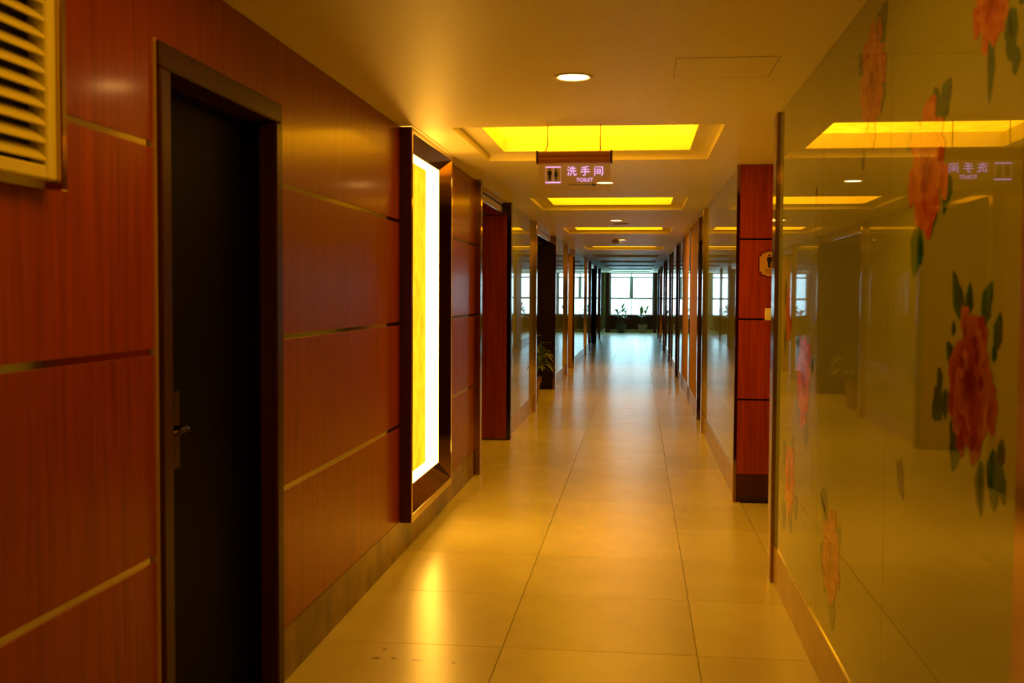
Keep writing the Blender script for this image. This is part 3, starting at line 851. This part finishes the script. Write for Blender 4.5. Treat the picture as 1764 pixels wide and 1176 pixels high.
pl = box('plate', -.550, -.160, SY - .003, SY + .003, 2.043, 2.193, M['acrylic'], sg)
fy = -.0036
def flat(name, quads, mat, d=.0008):
    m_ = MB()
    for (a_, b_, c_, e_) in quads: m_.box(a_ + .356, b_ + .356, fy - d, fy, c_ - 2.05, e_ - 2.05)
    return m_.build(name, mat, sg)
pxa, pxb, pza, pzb = sx(940.3), sx(966.8), sz(315.5), sz(287)
flat('pictogram_bar', [(pxa, pxb, pzb - .006, pzb)], M['letter'])
flat('pictogram_bar', [(pxa, pxb, pza, pza + .007)], M['letter'])
for q in (pxa, (pxa + pxb) / 2 - .0006, pxb - .0014):
    flat('pictogram_line', [(q, q + .0013, pza + .007, pzb - .006)], M['letter_line'])
def figure(name, xc_, zc, h, mat, parent, y, skirt):
    m_ = MB(); u = h / 10.0
    def poly(pts):
        n0 = len(m_.v); k = len(pts)
        m_.v += [(xc_ + p[0] * u, y, zc + p[1] * u) for p in pts] + [(xc_ + p[0] * u, y + .0008, zc + p[1] * u) for p in pts]
        m_.f.append(tuple(range(n0, n0 + k))); m_.f.append(tuple(range(n0 + k, n0 + 2 * k))[::-1])
        for i in range(k): m_.f.append((n0 + i, n0 + (i + 1) % k, n0 + k + (i + 1) % k, n0 + k + i))
    poly([(.8 * math.cos(a_ * math.pi / 6), 4.2 + .8 * math.sin(a_ * math.pi / 6)) for a_ in range(12)])
    if skirt:
        poly([(-.9, 3.1), (.9, 3.1), (1.5, 0.5), (1.3, .2), (1.6, -1.6), (.7, -1.8), (.7, -5), (-.7, -5), (-.7, -1.8), (-1.6, -1.6), (-1.3, .2), (-1.5, .5)])
    else:
        poly([(-1.7, 3.1), (1.7, 3.1), (1.8, -.3), (1.2, -.4), (1.0, -5), (.1, -5), (0, -1), (-.1, -5), (-1.0, -5), (-1.2, -.4), (-1.8, -.3)])
    return m_.build(name, mat, parent)
figure('man_pictogram', sx(947.5) + .356, sz(301) - 2.05, .066, M['man'], sg, fy - .0008, False)
figure('woman_pictogram', sx(958.6) + .356, sz(301) - 2.05, .066, M['woman'], sg, fy - .0008, True)
for ch, px_ in (('\u6d17', 985.5), ('\u624b', 1008.6), ('\u95f4', 1031.7)):
    text_mesh('lettering', ch, .056, M['letter'], sg, (sx(px_) + .356, fy - .0008, sz(301.5) - 2.05), align='CENTER')
text_mesh('lettering', 'TOILET', .028, M['letter'], sg, (sx(1008) + .356, fy - .0008, sz(313) - 2.05), align='CENTER')
ar = MB(); ax0, ax1, az = sx(980.6) + .356, sx(1029.6) + .356, sz(318.6) - 2.05
ar.box(ax0, ax1 - .02, fy - .0008, fy, az - .0018, az + .0018)
nn = len(ar.v); ar.v += [(ax1 - .026, fy - .0008, az - .008), (ax1, fy - .0008, az), (ax1 - .026, fy - .0008, az + .008)]; ar.f.append((nn, nn + 1, nn + 2))
ar.build('arrow', M['arrow'], sg)

# ------------------------------------------------------------------ plaque and switch on the red panel
WY = 7.715
pq = empty('toilet_plaque', (.913, WY, 1.70), label='small brass plaque with a dark man symbol on the red panel', cat='sign')
def plaque_outline(w, h, notch):
    pts = []
    hw, hh = w / 2, h / 2
    for sxn, szn in ((1, 1), (-1, 1), (-1, -1), (1, -1)):
        c_ = [(hw, hh - notch), (hw - notch * .45, hh - notch), (hw - notch * .45, hh - notch * .55)] + [(hw - notch * 1.1, hh - notch * .25)]
        c_ = [(p[0] * sxn, p[1] * szn) for p in c_]
        if sxn * szn < 0: c_ = c_[::-1]
        pts += c_
        if sxn > 0 and szn > 0: pts.append((0, hh))
        if sxn < 0 and szn < 0: pts.append((0, -hh))
    return pts
def prism(pts, y0, y1):
    m_ = MB(); k = len(pts)
    m_.v = [(p[0], y0, p[1]) for p in pts] + [(p[0], y1, p[1]) for p in pts]
    m_.f = [tuple(range(k)), tuple(range(k, 2 * k))[::-1]] + [(i, (i + 1) % k, k + (i + 1) % k, k + i) for i in range(k)]
    return m_
prism(plaque_outline(.155, .196, .035), -.006, 0).build('rim', M['plaque_rim'], pq)
prism(plaque_outline(.133, .174, .033), -.009, -.0061).build('face', M['plaque'], pq)
figure('man_pictogram', 0, .02, .095, M['man'], pq, -.0098, False)
text_mesh('lettering', '\u6d17\u624b\u95f4', .018, M['man'], pq, (0, -.0094, -.052), align='CENTER')
text_mesh('lettering', 'TOILET', .013, M['man'], pq, (0, -.0094, -.067), align='CENTER')
sw_ = empty('light_switch', (.932, WY, 1.345), label='cream square light switch low on the red panel beside the bronze post', cat='light switch')
box('plate', .889, .975, WY - .008, WY, 1.302, 1.388, M['cream'], sw_, bevel=.003)
box('rocker', .897, .930, WY - .012, WY - .008, 1.318, 1.380, M['cream'], sw_, bevel=.001)
box('rocker', .934, .967, WY - .012, WY - .008, 1.318, 1.380, M['cream'], sw_, bevel=.001)

# ------------------------------------------------------------------ potted plants
def leaf_mesh(ln, w, droop, fold=.25):
    m_ = MB(); K = 7
    for i in range(K):
        t_ = i / (K - 1)
        wd = w * (math.sin(math.pi * min(1, t_ * .93 + .05)) ** .75)
        x = ln * (t_ - .12 * droop * t_ * t_); z = ln * (.55 * t_ - droop * t_ * t_)
        m_.v += [(x, -wd, z + wd * fold), (x, 0, z), (x, wd, z + wd * fold)]
    for i in range(K - 1):
        a_ = i * 3
        m_.f += [(a_, a_ + 1, a_ + 4, a_ + 3), (a_ + 1, a_ + 2, a_ + 5, a_ + 4)]
    return m_
def potted(name, loc, r, h, stems, label, potmat, leafspec, seed):
    rnd = random.Random(seed)
    p_ = empty(name, loc, label=label, cat='potted plant')
    MB().lathe([(.001, 0), (r * .68, 0), (r * .9, h * .75), (r, h * .8), (r, h), (r * .9, h), (r * .86, h * .9), (.001, h * .9)], 24).build('pot', M[potmat], p_, smooth=False)
    MB().disc(r * .86, h * .91, 24, down=False).build('soil', M['soil'], p_, recalc=False)
    me = []
    for v_ in range(4):
        q = leaf_mesh(*leafspec(rnd)); m2 = bpy.data.meshes.new('leaf'); m2.from_pydata(q.v, [], q.f); m2.update()
        for pp in m2.polygons: pp.use_smooth = True
        m2.materials.append(M['leaf']); me.append(m2)
    for (dx, dy, top, nl, spread) in stems:
        pts = [(dx * .3, dy * .3, h * .9), (dx * .7, dy * .7, h + (top - h) * .5), (dx, dy, top)]
        MB().tube(pts, [.012, .009, .006], 7).build('stem', M['stem'], p_, smooth=True)
        for k in range(nl):
            t_ = .35 + .65 * k / max(1, nl - 1)
            base = Vector(pts[1]).lerp(Vector(pts[2]), (t_ - .35) / .65)
            l_ = link('leaf', rnd.choice(me), p_)
            l_.location = base
            l_.rotation_euler = (rnd.uniform(-.2, .2), -.5 * spread + rnd.uniform(-.4, .3) - (.5 if k > nl - 4 else 0), k * 2.4 + rnd.uniform(-.4, .4))
            s_ = rnd.uniform(.75, 1.15); l_.scale = (s_, s_, s_)
    return p_
potted('potted_plant', (-1.47, 14.6, 0), .155, .36, [(.06, -.03, .82, 20, .2), (.14, .03, .66, 20, .1), (-.06, .04, .72, 14, .1), (.12, -.06, .52, 14, .1)],
       'leafy potted plant on the floor in the black left recess', 'pot', lambda r_: (r_.uniform(.22, .30), r_.uniform(.024, .034), r_.uniform(.5, .95)), 5)
potted('potted_plant', (-.67, 42.55, 0), .20, .36, [(.05, 0, .95, 12, .2), (-.16, 0, .80, 9, .2), (.18, .02, .78, 8, .2)],
       'bushy potted plant on the left under the far window', 'pot_dark', lambda r_: (r_.uniform(.30, .38), r_.uniform(.05, .07), r_.uniform(.3, .7)), 9)
potted('potted_plant', (.17, 42.55, 0), .19, .34, [(-.10, 0, .86, 6, .1), (.14, 0, .92, 6, .1)],
       'sparse two-stemmed potted plant on the right under the far window', 'pot', lambda r_: (r_.uniform(.26, .32), r_.uniform(.055, .07), r_.uniform(.05, .3)), 12)
